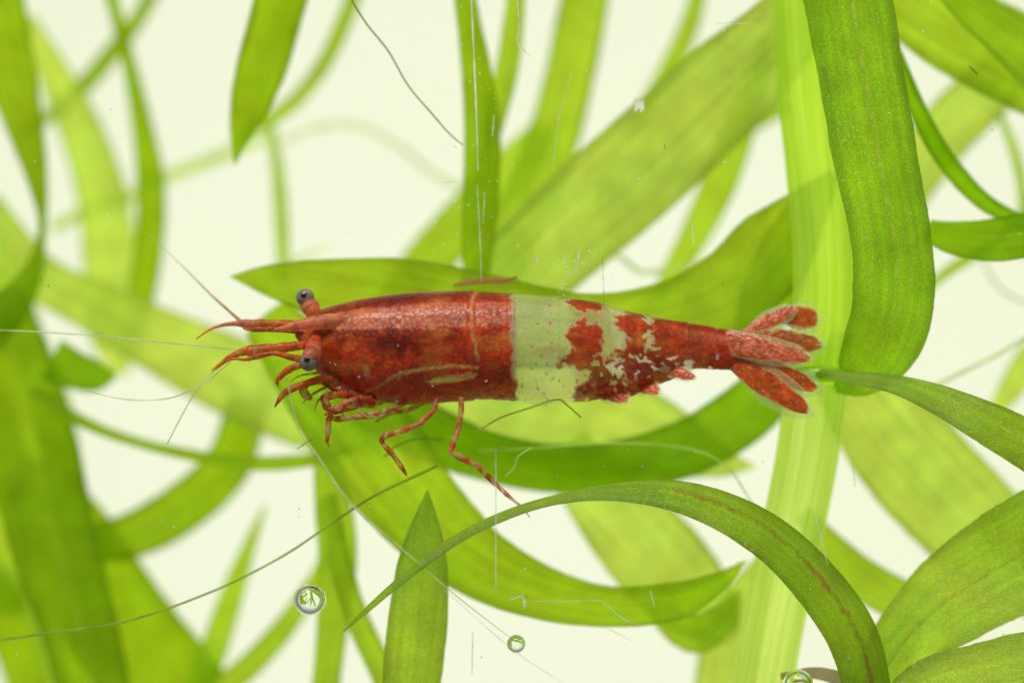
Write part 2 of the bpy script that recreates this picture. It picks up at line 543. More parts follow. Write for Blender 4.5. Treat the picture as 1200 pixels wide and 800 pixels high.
# ---- plant at the lower right, in front
pr = empty('water_plant', P(1015, 900, 0.003), 'sharp green water plant with an arching red-veined blade and a broad leaf, below the stem', 'plant')
leaf(pr, [(402, 739, 1), (428, 714, 4), (470, 677, 6.5), (530, 632, 8.5), (590, 602, 8.5), (650, 583, 9.5), (715, 573, 17), (785, 576, 31), (850, 596, 44), (910, 632, 56), (960, 682, 64), (1000, 740, 66), (1018, 800, 60), (1024, 880, 56)],
     (0.0008, 0.0005, 0.0004, 0.0006, 0.001, 0.0018, 0.003), OLIVE, tilt=(72, 72, 72, 70, 60, 45, 38, 34, 36, 40), cup=(0.6, 0.65, 0.6, 0.4, 0.28, 0.22, 0.20), mat=MAT_LEAF_NEAR, n=170, m=16, rib=(7.5, 0.50, 0.99), ribcol=(0.26, 0.085, 0.035))
leaf(pr, [(1012, 850, 40), (1035, 790, 66), (1075, 735, 88), (1130, 690, 112), (1200, 648, 126), (1290, 600, 130)], (0.005, 0.0042, 0.003), MID, tilt=(25, 8), mat=MAT_LEAF_NEAR, n=110, m=16, rib=(2.4, 0.15, 0.98), ribcol=(0.26, 0.14, 0.04))
leaf(pr, [(1035, 880, 60), (1085, 820, 86), (1150, 800, 92), (1220, 785, 96), (1300, 770, 90)], (0.003, 0.0005), MID, tilt=(15, -8), mat=MAT_LEAF_NEAR)
leaf(pr, [(1008, 830, 20), (1040, 772, 34), (1066, 742, 26), (1078, 722, 4)], (0.0065, 0.0055), DEEP, tilt=30, mat=MAT_LEAF_NEAR)
tube('stalk', [(915, 792, 8, 0.004), (955, 788, 14, 0.0038), (990, 797, 18, 0.0036), (1030, 815, 22, 0.0036)], MAT_BROWN, pr, sides=16, n=30)

# ---- plant below the shrimp
pc = empty('water_plant', P(470, 900, 0.006), 'green water plant with a looping blade and a pointed upright leaf, below the shrimp legs', 'plant')
leaf(pc, [(310, 370, 60), (375, 440, 105), (430, 512, 118), (490, 590, 102), (555, 650, 82), (630, 688, 64), (710, 706, 50), (790, 700, 44), (840, 680, 22), (874, 656, 1)], (0.013, 0.011, 0.009, 0.008, 0.0075, 0.008), (0.45, 0.66, 0.02), tilt=(5, 15, 35, 48, 40), n=130, cup=0.3, rib=(1.2, 0.3, 0.9))
leaf(pc, [(501, 573, 1), (500, 596, 19), (498, 628, 42), (495, 670, 60), (490, 730, 70), (483, 800, 70), (478, 880, 64)], (0.0045, 0.0045, 0.005), MID, tilt=(20, 8), mat=MAT_LEAF_NEAR, rib=(1.6, 0.2, 0.98))
leaf(pc, [(886, 547, 2), (840, 540, 42), (770, 514, 94), (690, 490, 124), (600, 474, 136), (510, 464, 110), (430, 440, 60)], (0.0165, 0.017, 0.018), LIGHT, tilt=12)
leaf(pc, [(660, 520, 60), (705, 580, 84), (760, 640, 106), (805, 690, 104), (838, 730, 66), (850, 756, 14)], (0.017, 0.0155, 0.0145), LIGHT, tilt=(15, 25))
leaf(pc, [(868, 690, 2), (850, 720, 36), (822, 742, 48), (795, 735, 40), (760, 705, 20)], (0.0125, 0.0135), MID, tilt=25)
leaf(pc, [(378, 500, 22), (390, 580, 40), (397, 650, 42), (391, 730, 36), (380, 830, 34)], (0.0145, 0.0155), MID, tilt=35)
leaf(pc, [(385, 580, 16), (400, 660, 26), (420, 725, 28), (450, 790, 28), (470, 850, 20)], (0.0120, 0.013), MID, tilt=30)

leaf(pc, [(312, 590, 3), (296, 630, 14), (278, 680, 24), (258, 740, 30), (238, 800, 32), (220, 860, 30)], (0.024, 0.022), MID, tilt=(30, 20))
leaf(pc, [(400, 610, 6), (376, 668, 18), (345, 720, 24), (305, 768, 28), (265, 805, 30), (220, 850, 28)], (0.022, 0.021), MID, tilt=(35, 25))
leaf(pc, [(318, 340, 6), (322, 320, 8), (345, 305, 5), (390, 285, 2)], (0.024, 0.024), LIGHT, tilt=40)

# ---- left plant
pa = empty('water_plant', P(100, 900, 0.018), 'blurred green water plant with a broad dark upright blade, beyond the shrimp feelers', 'plant')
leaf(pa, [(0, 340, 50), (18, 420, 84), (38, 520, 102), (62, 630, 98), (95, 740, 88), (120, 860, 84)], (0.020, 0.019, 0.018), DARK, tilt=15, rib=(2.0, 0.1, 0.95))
leaf(pa, [(30, 540, 60), (80, 630, 104), (135, 725, 124), (215, 830, 130)], (0.024, 0.022), DARK, tilt=10)
leaf(pa, [(-30, 250, 70), (40, 320, 56), (110, 358, 62), (200, 405, 80), (290, 448, 92), (380, 490, 80), (450, 520, 30)], (0.026, 0.023, 0.021), LIGHT, tilt=12)
leaf(pa, [(292, 470, 48), (268, 545, 56), (212, 598, 56), (150, 630, 52), (85, 640, 40)], (0.024, 0.022), DARK, tilt=(25, 32))
leaf(pa, [(40, 455, 10), (75, 480, 14), (130, 506, 14), (200, 526, 13), (290, 541, 13), (370, 536, 12), (420, 522, 6)], (0.018, 0.016), DARK, tilt=70)
leaf(pa, [(60, 420, 50), (85, 432, 44), (112, 440, 38), (135, 440, 8)], (0.0185, 0.0188), SHADE, tilt=20)
leaf(pa, [(-20, -60, 70), (0, 20, 62), (18, 100, 54), (36, 170, 36), (48, 225, 16), (50, 270, 8), (42, 312, 18), (22, 350, 34), (-20, 395, 50)], (0.0215, 0.020, 0.019), DARK, tilt=(20, 35, 75, 50, 40))
leaf(pa, [(-30, 660, 50), (10, 720, 60), (35, 790, 56), (45, 860, 50)], (0.026, 0.025), DARK, tilt=20)
leaf(pa, [(28, 640, 14), (45, 720, 22), (70, 800, 26), (85, 860, 24)], (0.0255, 0.024), LIGHT, tilt=30)
leaf(pa, [(-30, 440, 60), (-8, 520, 60), (5, 620, 46), (10, 720, 40)], (0.026, 0.026), MID, tilt=20)
leaf(pa, [(-25, 290, 40), (10, 330, 40), (30, 400, 46), (60, 480, 48), (85, 580, 30)], (0.029, 0.028), MID, tilt=20)

# ---- rear plant at the upper left
pu = empty('water_plant', P(140, -60, 0.030), 'out-of-focus thin-leaved water plant crossing the pale backdrop, above the antennae', 'plant')
leaf(pu, [(125, -30, 14), (140, 30, 15), (152, 75, 17), (166, 140, 24), (177, 210, 32), (176, 280, 32), (164, 360, 28), (150, 420, 10)], (0.026, 0.027), DARK, tilt=(50, 35, 25))
leaf(pu, [(190, -30, 18), (165, 18, 17), (138, 55, 18), (98, 102, 17), (60, 135, 14), (20, 165, 8)], (0.030, 0.033), DARK, tilt=45)
leaf(pu, [(30, 20, 20), (68, 95, 40), (100, 165, 50), (122, 240, 58), (130, 320, 62), (135, 390, 60), (140, 440, 20)], (0.030, 0.032), LIGHT, tilt=(20, 12))
leaf(pu, [(60, 268, 12), (105, 245, 16), (150, 230, 17), (200, 205, 13), (260, 182, 12), (310, 160, 10)], (0.033, 0.036), MID, tilt=50)
leaf(pu, [(425, -40, 16), (410, 10, 17), (382, 72, 18), (350, 115, 18), (318, 140, 17), (285, 158, 8)], (0.026, 0.029), MID, tilt=40)
leaf(pu, [(316, 140, 10), (326, 200, 15), (331, 270, 15), (332, 330, 10)], (0.029, 0.027), MID, tilt=40)
# darker blade hanging from the top
leaf(pu, [(345, -60, 64), (330, 0, 62), (312, 65, 58), (296, 115, 47), (283, 155, 26), (275, 194, 1)], (0.0125, 0.0125), DARK, tilt=(30, 20), rib=(1.2, 0.1, 0.8))

# ---- rear plant at the top centre
pt = empty('water_plant', P(560, -60, 0.016), 'soft green upright ribbon leaves of a rear water plant, above the middle of the shrimp', 'plant')
leaf(pt, [(540, -40, 24), (549, 20, 28), (560, 90, 38), (566, 160, 44), (564, 230, 42), (560, 300, 34), (556, 380, 20)], (0.0128, 0.0122), DARK, tilt=20)
leaf(pt, [(607, -40, 20), (603, 20, 24), (595, 80, 26), (580, 140, 26), (566, 200, 18)], (0.017, 0.0165), MID, tilt=25)
leaf(pt, [(692, -40, 58), (682, 20, 58), (668, 90, 58), (650, 160, 60), (622, 235, 62), (590, 310, 52), (560, 380, 30)], (0.0245, 0.024), MID, tilt=12)
leaf(pt, [(640, 150, 30), (585, 215, 54), (535, 270, 58), (490, 320, 54), (440, 380, 30)], (0.025, 0.0255), MID, tilt=12)
leaf(pt, [(825, -40, 18), (812, 20, 22), (790, 72, 24), (760, 120, 18), (735, 160, 8)], (0.027, 0.028), MID, tilt=30)
leaf(pt, [(905, 40, 20), (875, 130, 36), (848, 205, 42), (815, 275, 34), (785, 325, 24), (760, 360, 6)], (0.023, 0.022), MID, tilt=20)
leaf(pt, [(925, 122, 18), (890, 142, 18), (860, 160, 10)], (0.026, 0.027), MID, tilt=30)

# ---- plant at the upper right
pq = empty('water_plant', P(1180, -60, 0.014), 'green water plant with crossing leaves at the side of the big hanging blade', 'plant')
leaf(pq, [(1000, -60, 70), (1060, -10, 100), (1130, 36, 116), (1210, 78, 110), (1290, 120, 90)], (0.012, 0.013), MID, tilt=12)
leaf(pq, [(1080, -60, 36), (1130, 0, 48), (1180, 40, 60), (1250, 100, 70)], (0.010, 0.009), MID, tilt=25)
leaf(pq, [(1215, 60, 50), (1160, 105, 66), (1105, 160, 68), (1065, 220, 60), (1040, 280, 40), (1025, 340, 10)], (0.022, 0.023), LIGHT, tilt=12)
leaf(pq, [(1045, 40, 12), (1062, 85, 19), (1085, 138, 21), (1115, 188, 20), (1155, 232, 19), (1200, 258, 16)], (0.008, 0.009), SHADE, tilt=62, cup=0.6)
leaf(pq, [(1085, 268, 28), (1120, 277, 44), (1160, 280, 50), (1205, 274, 50), (1270, 262, 44)], (0.0075, 0.005), SHADE, tilt=(30, 22), rib=(1.4, 0.3, 0.95))
leaf(pq, [(1080, 345, 8), (1110, 318, 13), (1145, 296, 13), (1190, 262, 12), (1220, 210, 8)], (0.019, 0.020), MID, tilt=35)
leaf(pq, [(1150, 500, 4), (1180, 462, 26), (1205, 425, 36), (1240, 380, 36)], (0.021, 0.022), LIGHT, tilt=15)
leaf(pq, [(1170, 130, 8), (1190, 180, 14), (1200, 230, 16), (1206, 300, 16)], (0.022, 0.022), MID, tilt=35)

# ------------------------------------------------------------------ the shrimp
shrimp = empty('shrimp', P(480, 480, 0.003), 'red shrimp with a pale see-through band on its body, in front of the leaves', 'shrimp')
DB = 0.0030                                  # depth of the body's long axis
RED = np.array((0.62, 0.060, 0.012))
ORANGE = np.array((0.80, 0.19, 0.028))
DARKRED = np.array((0.155, 0.010, 0.005))
PINK = np.array((0.90, 0.31, 0.19))
TAN = np.array((0.78, 0.52, 0.15))
PALE = np.array((0.92, 0.90, 0.60))

XS = [346, 349, 353, 358, 364, 372, 384, 400, 420, 445, 480, 520, 553, 575, 600, 625, 650, 680, 700, 720, 740, 760, 780, 800, 820, 840, 858, 872, 884, 893]
TOP = [386, 380, 376, 372, 368, 364, 360, 356, 351, 347, 343, 341, 341, 342, 344, 346, 348, 351, 354, 360, 366, 370, 374, 377, 380, 384, 387, 392, 398, 405]
BOT = [392, 398, 406, 416, 427, 437, 447, 457, 465, 471, 474, 472, 469, 468, 469, 473, 475, 469, 468, 466, 463, 456, 446, 438, 432, 433, 433, 430, 426, 419]
DOR = [388, 386, 385, 384, 382, 380, 378, 375, 373, 371, 369, 367, 366, 366, 366, 367, 368, 370, 372, 376, 380, 384, 388, 391, 394, 397, 400, 404, 408, 411]
SEG = [556, 603, 655, 714, 762, 806]          # rear edges of carapace and tail rings


def poly_mask(x, y, pts, soft=3.2):
    """1 inside the polygon, soft edge"""
    pts = np.asarray(pts, float)
    ins = np.zeros(x.shape, bool)
    dist = np.full(x.shape, 1e9)
    for (x0, y0), (x1, y1) in zip(pts, np.roll(pts, -1, axis=0)):
        cond = ((y0 > y) != (y1 > y)) & (x < (x1 - x0) * (y - y0) / (y1 - y0 + 1e-12) + x0)
        ins ^= cond
        t = np.clip(((x - x0) * (x1 - x0) + (y - y0) * (y1 - y0)) / ((x1 - x0) ** 2 + (y1 - y0) ** 2 + 1e-9), 0, 1)
        dist = np.minimum(dist, np.hypot(x - x0 - t * (x1 - x0), y - y0 - t * (y1 - y0)))
    sd = np.where(ins, dist, -dist)
    return sstep(-soft, soft, sd)


def line_mask(x, y, pts, w, soft=1.2):
    pts = np.asarray(pts, float)
    dist = np.full(x.shape, 1e9)
    for (x0, y0), (x1, y1) in zip(pts[:-1], pts[1:]):
        t = np.clip(((x - x0) * (x1 - x0) + (y - y0) * (y1 - y0)) / ((x1 - x0) ** 2 + (y1 - y0) ** 2 + 1e-9), 0, 1)
        dist = np.minimum(dist, np.hypot(x - x0 - t * (x1 - x0), y - y0 - t * (y1 - y0)))
    return 1 - sstep(w - soft, w + soft, dist)


def body_paint(x, y, psi):
    """shell colour and how much of it covers; x, y in photo pixels of the near flank, psi the angle from the back line"""
    wx = x + 9 * (fbm(x / 10, y / 10, 3) - 0.5) * 2 + 7 * (fbm(x / 3.2, y / 3.2, 103) - 0.5)
    wy = y + 9 * (fbm(x / 10, y / 10, 17) - 0.5) * 2 + 7 * (fbm(x / 3.2, y / 3.2, 117) - 0.5)
    n1 = fbm(x / 22, y / 22, 5)[:, None]
    n2 = fbm(x / 5, y / 5, 9)[:, None]
    c = RED * (0.50 + 0.85 * n1) * (0.68 + 0.64 * n2)
    c = c + (ORANGE - RED) * sstep(0.45, 0.75, fbm(x / 34, y / 20, 41))[:, None] * 0.95

    def over(c, m, colr):
        m = m[:, None]
        return c * (1 - m) + np.asarray(colr) * m
    # pale granular stripe along the back
    strip = sstep(0.30, 0.22, np.abs(psi - 0.02 - 0.16 * (fbm(x / 5, psi * 11, 23) - 0.5)) * np.interp(x, [380, 480, 600], [1.25, 1.0, 0.95]))
    strip = strip * sstep(640, 560, x) * (1 - sstep(546, 549, x) * sstep(560, 556, x))
    strip2 = sstep(0.36, 0.12, np.abs(psi)) * sstep(770, 880, x) * 0.8
    gr = 0.38 + 0.62 * sstep(0.38, 0.58, fbm(x / 2.8, y / 2.8, 31))
    c = over(c, np.clip(strip * gr + strip2 * gr, 0, 1) * 0.9, PINK)
    # dark organs under the shell, behind the stripe
    dk = sstep(1, 0.2, np.hypot((wx - 465) / 52, (wy - 402) / 20))
    c = over(c, sstep(0.62, 0.85, np.abs(psi)) * sstep(0.30, 0.24, np.abs(psi)) * 0, DARKRED)
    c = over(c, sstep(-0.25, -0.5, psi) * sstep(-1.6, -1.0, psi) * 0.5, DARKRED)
    c = over(c, dk * 0.92, DARKRED)
    c = over(c, sstep(1, 0.3, np.hypot((wx - 408) / 60, (wy - 392) / 9)) * 0.7, DARKRED)
    c = over(c, sstep(1, 0.3, np.hypot((wx - 535) / 26, (wy - 405) / 22)) * 0.35, DARKRED)
    # carapace marks
    c = over(c, line_mask(wx * 0.35 + x * 0.65, wy * 0.25 + y * 0.75, [(432, 458), (452, 448), (472, 437), (500, 431), (530, 428), (560, 430)], 1.5, 1.4) * 0.8, (0.92, 0.66, 0.20))
    slot = poly_mask(wx * 0.4 + x * 0.6, wy * 0.25 + y * 0.75, [(500, 446), (518, 440), (545, 437), (560, 436), (556, 443), (535, 448), (510, 450)], 1.5)
    c = over(c, slot * 0.9, (0.92, 0.68, 0.20))
    c = over(c, poly_mask(wx, wy, [(427, 430), (434, 428), (436, 440), (428, 442)], 2) * 0.7, TAN)
    c = over(c, poly_mask(wx, wy, [(448, 450), (470, 438), (478, 440), (455, 453)], 2) * 0.7, TAN * 0.9)
    c = over(c, poly_mask(wx, wy, [(385, 425), (430, 415), (440, 432), (400, 440)], 7) * 0.75, ORANGE * 0.9)
    c = over(c, poly_mask(wx, wy, [(372, 436), (392, 438), (396, 450), (378, 446)], 4) * 0.55, TAN * 0.75)
    c = over(c, sstep(0.56, 0.70, fbm(x / 7, y / 5, 77)) * sstep(455, 462, y) * sstep(420, 450, x) * 0.6, TAN * 0.9)
    c = over(c, sstep(436, 456, wy) * sstep(400, 440, x) * sstep(566, 556, x) * (1 - slot) * 0.45, (0.66, 0.10, 0.016))  # lower flank painted brighter to make up for weak light from below
    # rear edge of the carapace
    c = over(c, line_mask(x, wy, [(557, 340), (553, 362), (554, 385), (557, 405), (560, 425)], 2.4, 1.8) * 0.55, TAN * 0.95)
    cover = np.ones(len(x)) * 0.985
    cover -= slot * 0.25
    # the clear band
    clear = sstep(-4.5, 4.5, wx * 0.8 + x * 0.2 - (602 + 1.5 * np.sin(y / 17.0)))
    red = np.zeros(len(x))
    red = np.maximum(red, poly_mask(wx, wy, [(668, 379), (684, 376), (704, 373), (707, 398), (703, 418), (712, 432), (727, 424), (740, 418), (760, 440), (765, 470), (678, 480), (675, 448), (690, 444), (684, 432), (660, 428), (654, 420), (672, 412), (664, 396)]))
    red = np.maximum(red, poly_mask(wx, wy, [(717, 340), (1000, 340), (1000, 520), (745, 520), (738, 432), (727, 420), (708, 428), (707, 416), (728, 410), (737, 398), (724, 388), (722, 372)]))
    gaps = poly_mask(wx, wy, [(752, 412), (756, 396), (762, 388), (764, 402), (770, 412), (762, 410)], 1.4)
    gaps = np.maximum(gaps, line_mask(wx, wy, [(738, 418), (752, 420), (768, 432), (792, 438), (812, 432)], 2.6))
    gaps = np.maximum(gaps, line_mask(wx, wy, [(716, 432), (724, 440), (734, 446)], 3.0))
    gaps = np.maximum(gaps, sstep(0.66, 0.74, fbm(x / 8, y / 6, 55)) * sstep(410, 425, y) * sstep(680, 690, x))
    gaps = np.maximum(gaps, poly_mask(wx, wy, [(800, 428), (806, 420), (815, 424), (812, 436), (804, 440)], 1.6))
    red = red * (1 - gaps * sstep(880, 840, x))
    red = np.maximum(red, sstep(0.70, 0.80, fbm(x / 3.6, y / 3.6, 87)) * 0.75 * sstep(675, 640, np.abs(x - 620) + 640 - 20) * sstep(598, 604, x))
    for sx_, sy_, r_ in ((630, 380, 2.2), (644, 379, 2.8), (641, 389, 1.5), (655, 428, 4.5), (628, 426, 1.6), (641, 427, 1.8), (640, 437, 1.6), (646, 402, 2), (623, 406, 1.8), (655, 446, 1.4), (630, 455, 1.5)):
        red = np.maximum(red, sstep(r_ + 0.8, r_ - 0.8, np.hypot(x - sx_, y - sy_)) * 0.8)
    band = clear * (1 - red)
    hz = PALE * (0.85 + 0.3 * n1)
    hz = over(hz, sstep(1, 0.2, np.hypot((wx - 645) / 36, (wy - 412) / 13)) * 0.85, (0.62, 0.34, 0.16))
    hz = over(hz, sstep(356, 348, wy) * sstep(625, 640, wx) * 0.8, (0.40, 0.17, 0.09))
    hz = over(hz, poly_mask(wx, wy, [(655, 358), (700, 358), (700, 374), (668, 376)], 6) * 0.6, (0.45, 0.22, 0.12))
    hcov = 0.13 + 0.13 * n1[:, 0] + 0.30 * sstep(705, 735, x) + 0.32 * sstep(1, 0.2, np.hypot((wx - 645) / 36, (wy - 412) / 13)) + 0.35 * sstep(358, 348, wy) * sstep(625, 650, wx)
    # rim of bright shell along ring edges
    c = c * (1 - band[:, None]) + hz * band[:, None]
    cover = cover * (1 - band) + hcov * band
    rim = np.zeros(len(x))
    for s in SEG[1:]:
        rim = np.maximum(rim, np.exp(-((x - s - 2 * np.sin(y / 13.0)) / 1.6) ** 2))
    c = over(c, rim * 0.18 * sstep(0.3, 0.6, n1[:, 0]), TAN)
    # ragged ring bottoms
    c = over(c, sstep(0.5, 0.62, fbm(x / 6, y / 5, 61)) * sstep(438, 450, y) * sstep(560, 572, x) * sstep(780, 760, x) * 0.6, ORANGE * 1.15)
    cover = cover * (1 - 0.6 * sstep(-0.9, -1.3, psi) * sstep(596, 604, x) * sstep(860, 820, x))
    return c, np.clip(cover, 0, 1)


NX, NTH = 500, 200
xs = np.linspace(XS[0], XS[-1], NX)


def smooth_interp(x, X, Y):
    v = np.interp(x, X, Y)
    k = np.hanning(17); k /= k.sum()
    return np.convolve(np.pad(v, 8, mode='edge'), k, mode='valid')


top, bot, dor = (smooth_interp(xs, XS, a) for a in (TOP, BOT, DOR))
bot = bot + 3.0 * (np.abs(np.sin((xs - 603) / 17.0)) - 0.6) * sstep(600, 620, xs) * sstep(830, 800, xs) + 2.0 * (fbm(xs / 7, xs * 0, 5) - 0.5)
step = np.zeros(NX)
for s_ in SEG:                                # each ring slightly overlaps the next
    step += np.where(xs <= s_, np.exp((xs - s_) / 9.0) * 2.2, -np.exp(-(xs - s_) / 7.0) * 1.6)
cy = (top + bot) / 2
hh = (bot - top) / 2 + step * 0.42
dk_ = 0.80 * hh * np.interp(xs, [346, 380, 560, 700, 800, 886], [0.8, 1.0, 1.0, 0.98, 0.95, 0.62])
bv, bx, by, bpsi = [], [], [], []
for i in range(NX):
    thd = math.acos(max(-1, min(1, (cy[i] - dor[i]) / hh[i])))
    for j in range(NTH):
        th = thd + 2 * math.pi * j / NTH
        psi = math.atan2(math.sin(th - thd), math.cos(th - thd))
        r = 1 + 0.035 * math.exp(-(psi / 0.16) ** 2)
        # the flank is fuller towards its lower edge, then tucks in
        lean = 5.0 * math.sin(th) * max(0.0, -math.cos(th)) if xs[i] > 565 else 0.0
        zz = cy[i] - hh[i] * r * math.cos(th)
        yy = -dk_[i] * r * math.sin(th)
        px_ = xs[i] + lean
        bv.append(P(px_, zz, DB) + Vector((0, yy * S, 0)))
        a = abs(psi)
        bx.append(px_)
        by.append(cy[i] - hh[i] * math.cos(thd + a) if thd + a < math.pi + 1.2 else cy[i] + hh[i])
        bpsi.append(psi)
bf = [(i * NTH + j, i * NTH + (j + 1) % NTH, (i + 1) * NTH + (j + 1) % NTH, (i + 1) * NTH + j) for i in range(NX - 1) for j in range(NTH)]
bf.append(tuple(range(NTH - 1, -1, -1)))
bf.append(tuple((NX - 1) * NTH + j for j in range(NTH)))
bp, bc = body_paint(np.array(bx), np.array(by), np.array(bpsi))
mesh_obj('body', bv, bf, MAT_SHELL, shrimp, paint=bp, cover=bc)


# cloudy flesh inside the tail rings
fv, ff, fp, fc = [], [], [], []
ii = [i for i in range(NX) if 575 <= xs[i] <= 850][::4]
for i in ii:
    for j in range(48):
        th = 2 * math.pi * j / 48
        k_ = 0.84
        fv.append(P(xs[i], cy[i] - hh[i] * k_ * math.cos(th), DB) + Vector((0, -dk_[i] * k_ * math.sin(th) * S, 0)))
        n_ = float(fbm(np.array(xs[i] / 14), np.array(j / 4.0), 71))
        w_ = float(sstep(606, 598, xs[i]))
        fp.append((np.array((0.95, 0.92, 0.64)) * (0.8 + 0.30 * n_)) * (1 - w_) + np.array((0.60, 0.22, 0.10)) * w_)
        fc.append((0.05 + 0.20 * n_) * (1 - w_) + 0.9 * w_)
for a_ in range(len(ii) - 1):
    for j in range(48):
        ff.append((a_ * 48 + j, a_ * 48 + (j + 1) % 48, (a_ + 1) * 48 + (j + 1) % 48, (a_ + 1) * 48 + j))
ff.append(tuple(range(47, -1, -1)))
mesh_obj('flesh', fv, ff, MAT_LIMB, shrimp, paint=np.array(fp), cover=np.array(fc))


def limb_paint(a, b, bands=0.0, duty=0.5, fade=None, seed=0, pale=0.55):
    """red limb, optionally with pale rings; fade: how see-through the tip gets"""
    def f(info):
        sl, t, j = info[:, 0], info[:, 1], info[:, 2]
        n = fbm(sl * 3.1 + seed, j * 3 + seed, seed + 2)[:, None]
        c = np.asarray(a) * (1 - t[:, None]) + np.asarray(b) * t[:, None]
        c = c * (0.40 + 1.2 * n)
        spot = sstep(0.56, 0.70, fbm(sl * 5.5 + seed, j * 5 + seed, seed + 19)) * 0.55
        c = c * (1 - spot[:, None]) + TAN * 0.9 * spot[:, None]
        c = c * (0.75 + 0.5 * vnoise(sl * 14 + seed, j * 9, seed + 23))[:, None]
        cov = np.full(len(sl), 0.80)
        if bands:
            ph = (sl / bands + 1.3 * vnoise(sl * 1.6, j * 2 + seed, seed + 7)) % 1.0
            m = sstep(duty - 0.2, duty + 0.1, ph) * sstep(1.0, 0.85, ph) * (0.35 + 0.6 * vnoise(sl * 1.1 + 3, sl * 0, seed + 31))
            c = c * (1 - m[:, None]) + np.array((0.80, 0.66, 0.34)) * m[:, None]
            cov = cov - m * (1 - pale)
        if fade is not None:
            cov = cov * (1 - t * (1 - fade))
        return c, cov
    return f


def jointed(pts):
    """straight limb pieces with a slight swelling before each joint"""
    out = [pts[0]]
    for k in range(len(pts) - 1):
        a, b = np.array(pts[k]), np.array(pts[k + 1])
        for f_, w_ in ((0.14, 0.88), (0.5, 0.94), (0.84, 1.06)):
            q = a + (b - a) * f_
            q[2] *= w_
            out.append(tuple(q))
    out.append(pts[-1])
    return out


def limb(name, pts, paint, parent=None, n=60, sides=14):
    k_ = {'mouthpart': 0.72, 'antennal_scale': 0.72, 'antenna_base': 0.75, 'antennule': 0.85}.get(name, 1.0)
    rough = catmull([(p[0], p[1], p[2] * k_, p[3]) for p in pts], 3 * len(pts))
    rough[1:-1, 2] *= np.array([random.uniform(0.90, 1.10) for _ in range(len(rough) - 2)])
    return tube(name, [tuple(r) for r in rough], MAT_LIMB, parent or shrimp, sides=sides, n=n, paint=paint)


NEAR, FAR = 0.0014, 0.0044
# beak between the eyes
limb('rostrum', [(318, 387.5, 1, 0.0016), (335, 384, 8, 0.0016), (355, 380, 13, 0.00165), (380, 377, 17, 0.0018), (405, 374.5, 15, 0.0020), (440, 371.5, 12, 0.00185), (480, 369, 9, 0.0018), (530, 367, 5, 0.0018)], limb_paint(PINK * 0.55 + ORANGE * 0.40, PINK * 0.9), n=70, sides=20)
# eyes on stalks
for (ax, ay, d0, ex, ey, d1) in ((370, 378, 0.0032, 357.5, 348.5, 0.0037), (370, 396, 0.0016, 361.5, 424, 0.0008)):
    s = limb('eyestalk', [(ax, ay, 13, d0), (ax * .5 + ex * .5 + 2, ay * .5 + ey * .5, 20, (d0 + d1) / 2), (ex + (ax - ex) * .22, ey + (ay - ey) * .22, 20, d1), (ex, ey, 18, d1)], limb_paint(RED * 1.25, PINK * 0.9), n=24, sides=22)
    c = P(ex, ey, d1)
    ev, ef, ep = [], [], []
    nu, nv = 36, 24
    pup = Vector((-0.1, -1, 0.25)).normalized()
    for i in range(nv + 1):
        for j in range(nu):
            th, ph = math.pi * i / nv, 2 * math.pi * j / nu
            n_ = Vector((math.sin(th) * math.cos(ph), math.sin(th) * math.sin(ph), math.cos(th)))
            ev.append(c + n_ * (11.0 * S))
            k_ = float(sstep(0.90, 0.97, n_.dot(pup)))
            q = 0.75 + 0.5 * float(vnoise(np.array(j * 1.0), np.array(i * 1.0), 4))
            g = np.array((0.27, 0.215, 0.16)) * q
            ep.append(g * (1 - k_) + np.array((0.006, 0.006, 0.005)) * k_)
    for i in range(nv):
        for j in range(nu):
            ef.append((i * nu + j, i * nu + (j + 1) % nu, (i + 1) * nu + (j + 1) % nu, (i + 1) * nu + j))
    mesh_obj('eyeball', ev, ef, MAT_EYE, s, paint=np.array(ep), cover=np.ones(len(ev)))

# feelers and their scales
limb('antennule', [(368, 384, 14, 0.0030), (345, 381, 14, 0.0032), (318, 380, 14, 0.0033), (292, 379.5, 13, 0.0033), (280, 379, 9, 0.0033), (262, 380.5, 5, 0.0032), (246, 386, 3.4, 0.0031), (230, 397, 1.4, 0.003)], limb_paint(RED, ORANGE), n=70)
limb('antennule', [(284, 378, 5, 0.0035), (268, 364, 4, 0.0037), (245, 343, 3, 0.0040), (212, 310, 2, 0.0045), (175, 276, 1.2, 0.005)], limb_paint((0.60, 0.26, 0.09), (0.80, 0.80, 0.40), fade=0.2), n=50, sides=8)
limb('antennule', [(372, 402, 12, 0.0016), (350, 405, 12, 0.0014), (325, 408, 15, 0.0013), (300, 410.5, 16, 0.0012), (284, 412.5, 12, 0.0012), (268, 419, 7, 0.0012), (256, 428, 4.5, 0.0012), (248, 434, 1.5, 0.0012)], limb_paint(RED, ORANGE), n=70)
limb('antennal_scale', [(368, 420, 11, 0.0012), (345, 419.5, 11, 0.0010), (322, 414, 8, 0.0010), (300, 418, 9, 0.0010), (288, 421, 6, 0.001), (270, 421, 4, 0.001), (252, 434, 1.2, 0.001)], limb_paint(RED, ORANGE), n=60)
limb('antennal_scale', [(360, 390, 10, 0.0026), (330, 386, 9, 0.0028), (300, 386, 9, 0.0029), (285, 385, 3, 0.003)], limb_paint(DARKRED * 1.8, RED), n=40)
limb('antenna_base', [(368, 424, 10, 0.0012), (350, 428, 11, 0.001), (334, 436, 11, 0.001), (325, 446, 7, 0.001), (326, 452, 2, 0.001)], limb_paint(ORANGE, RED), n=30)
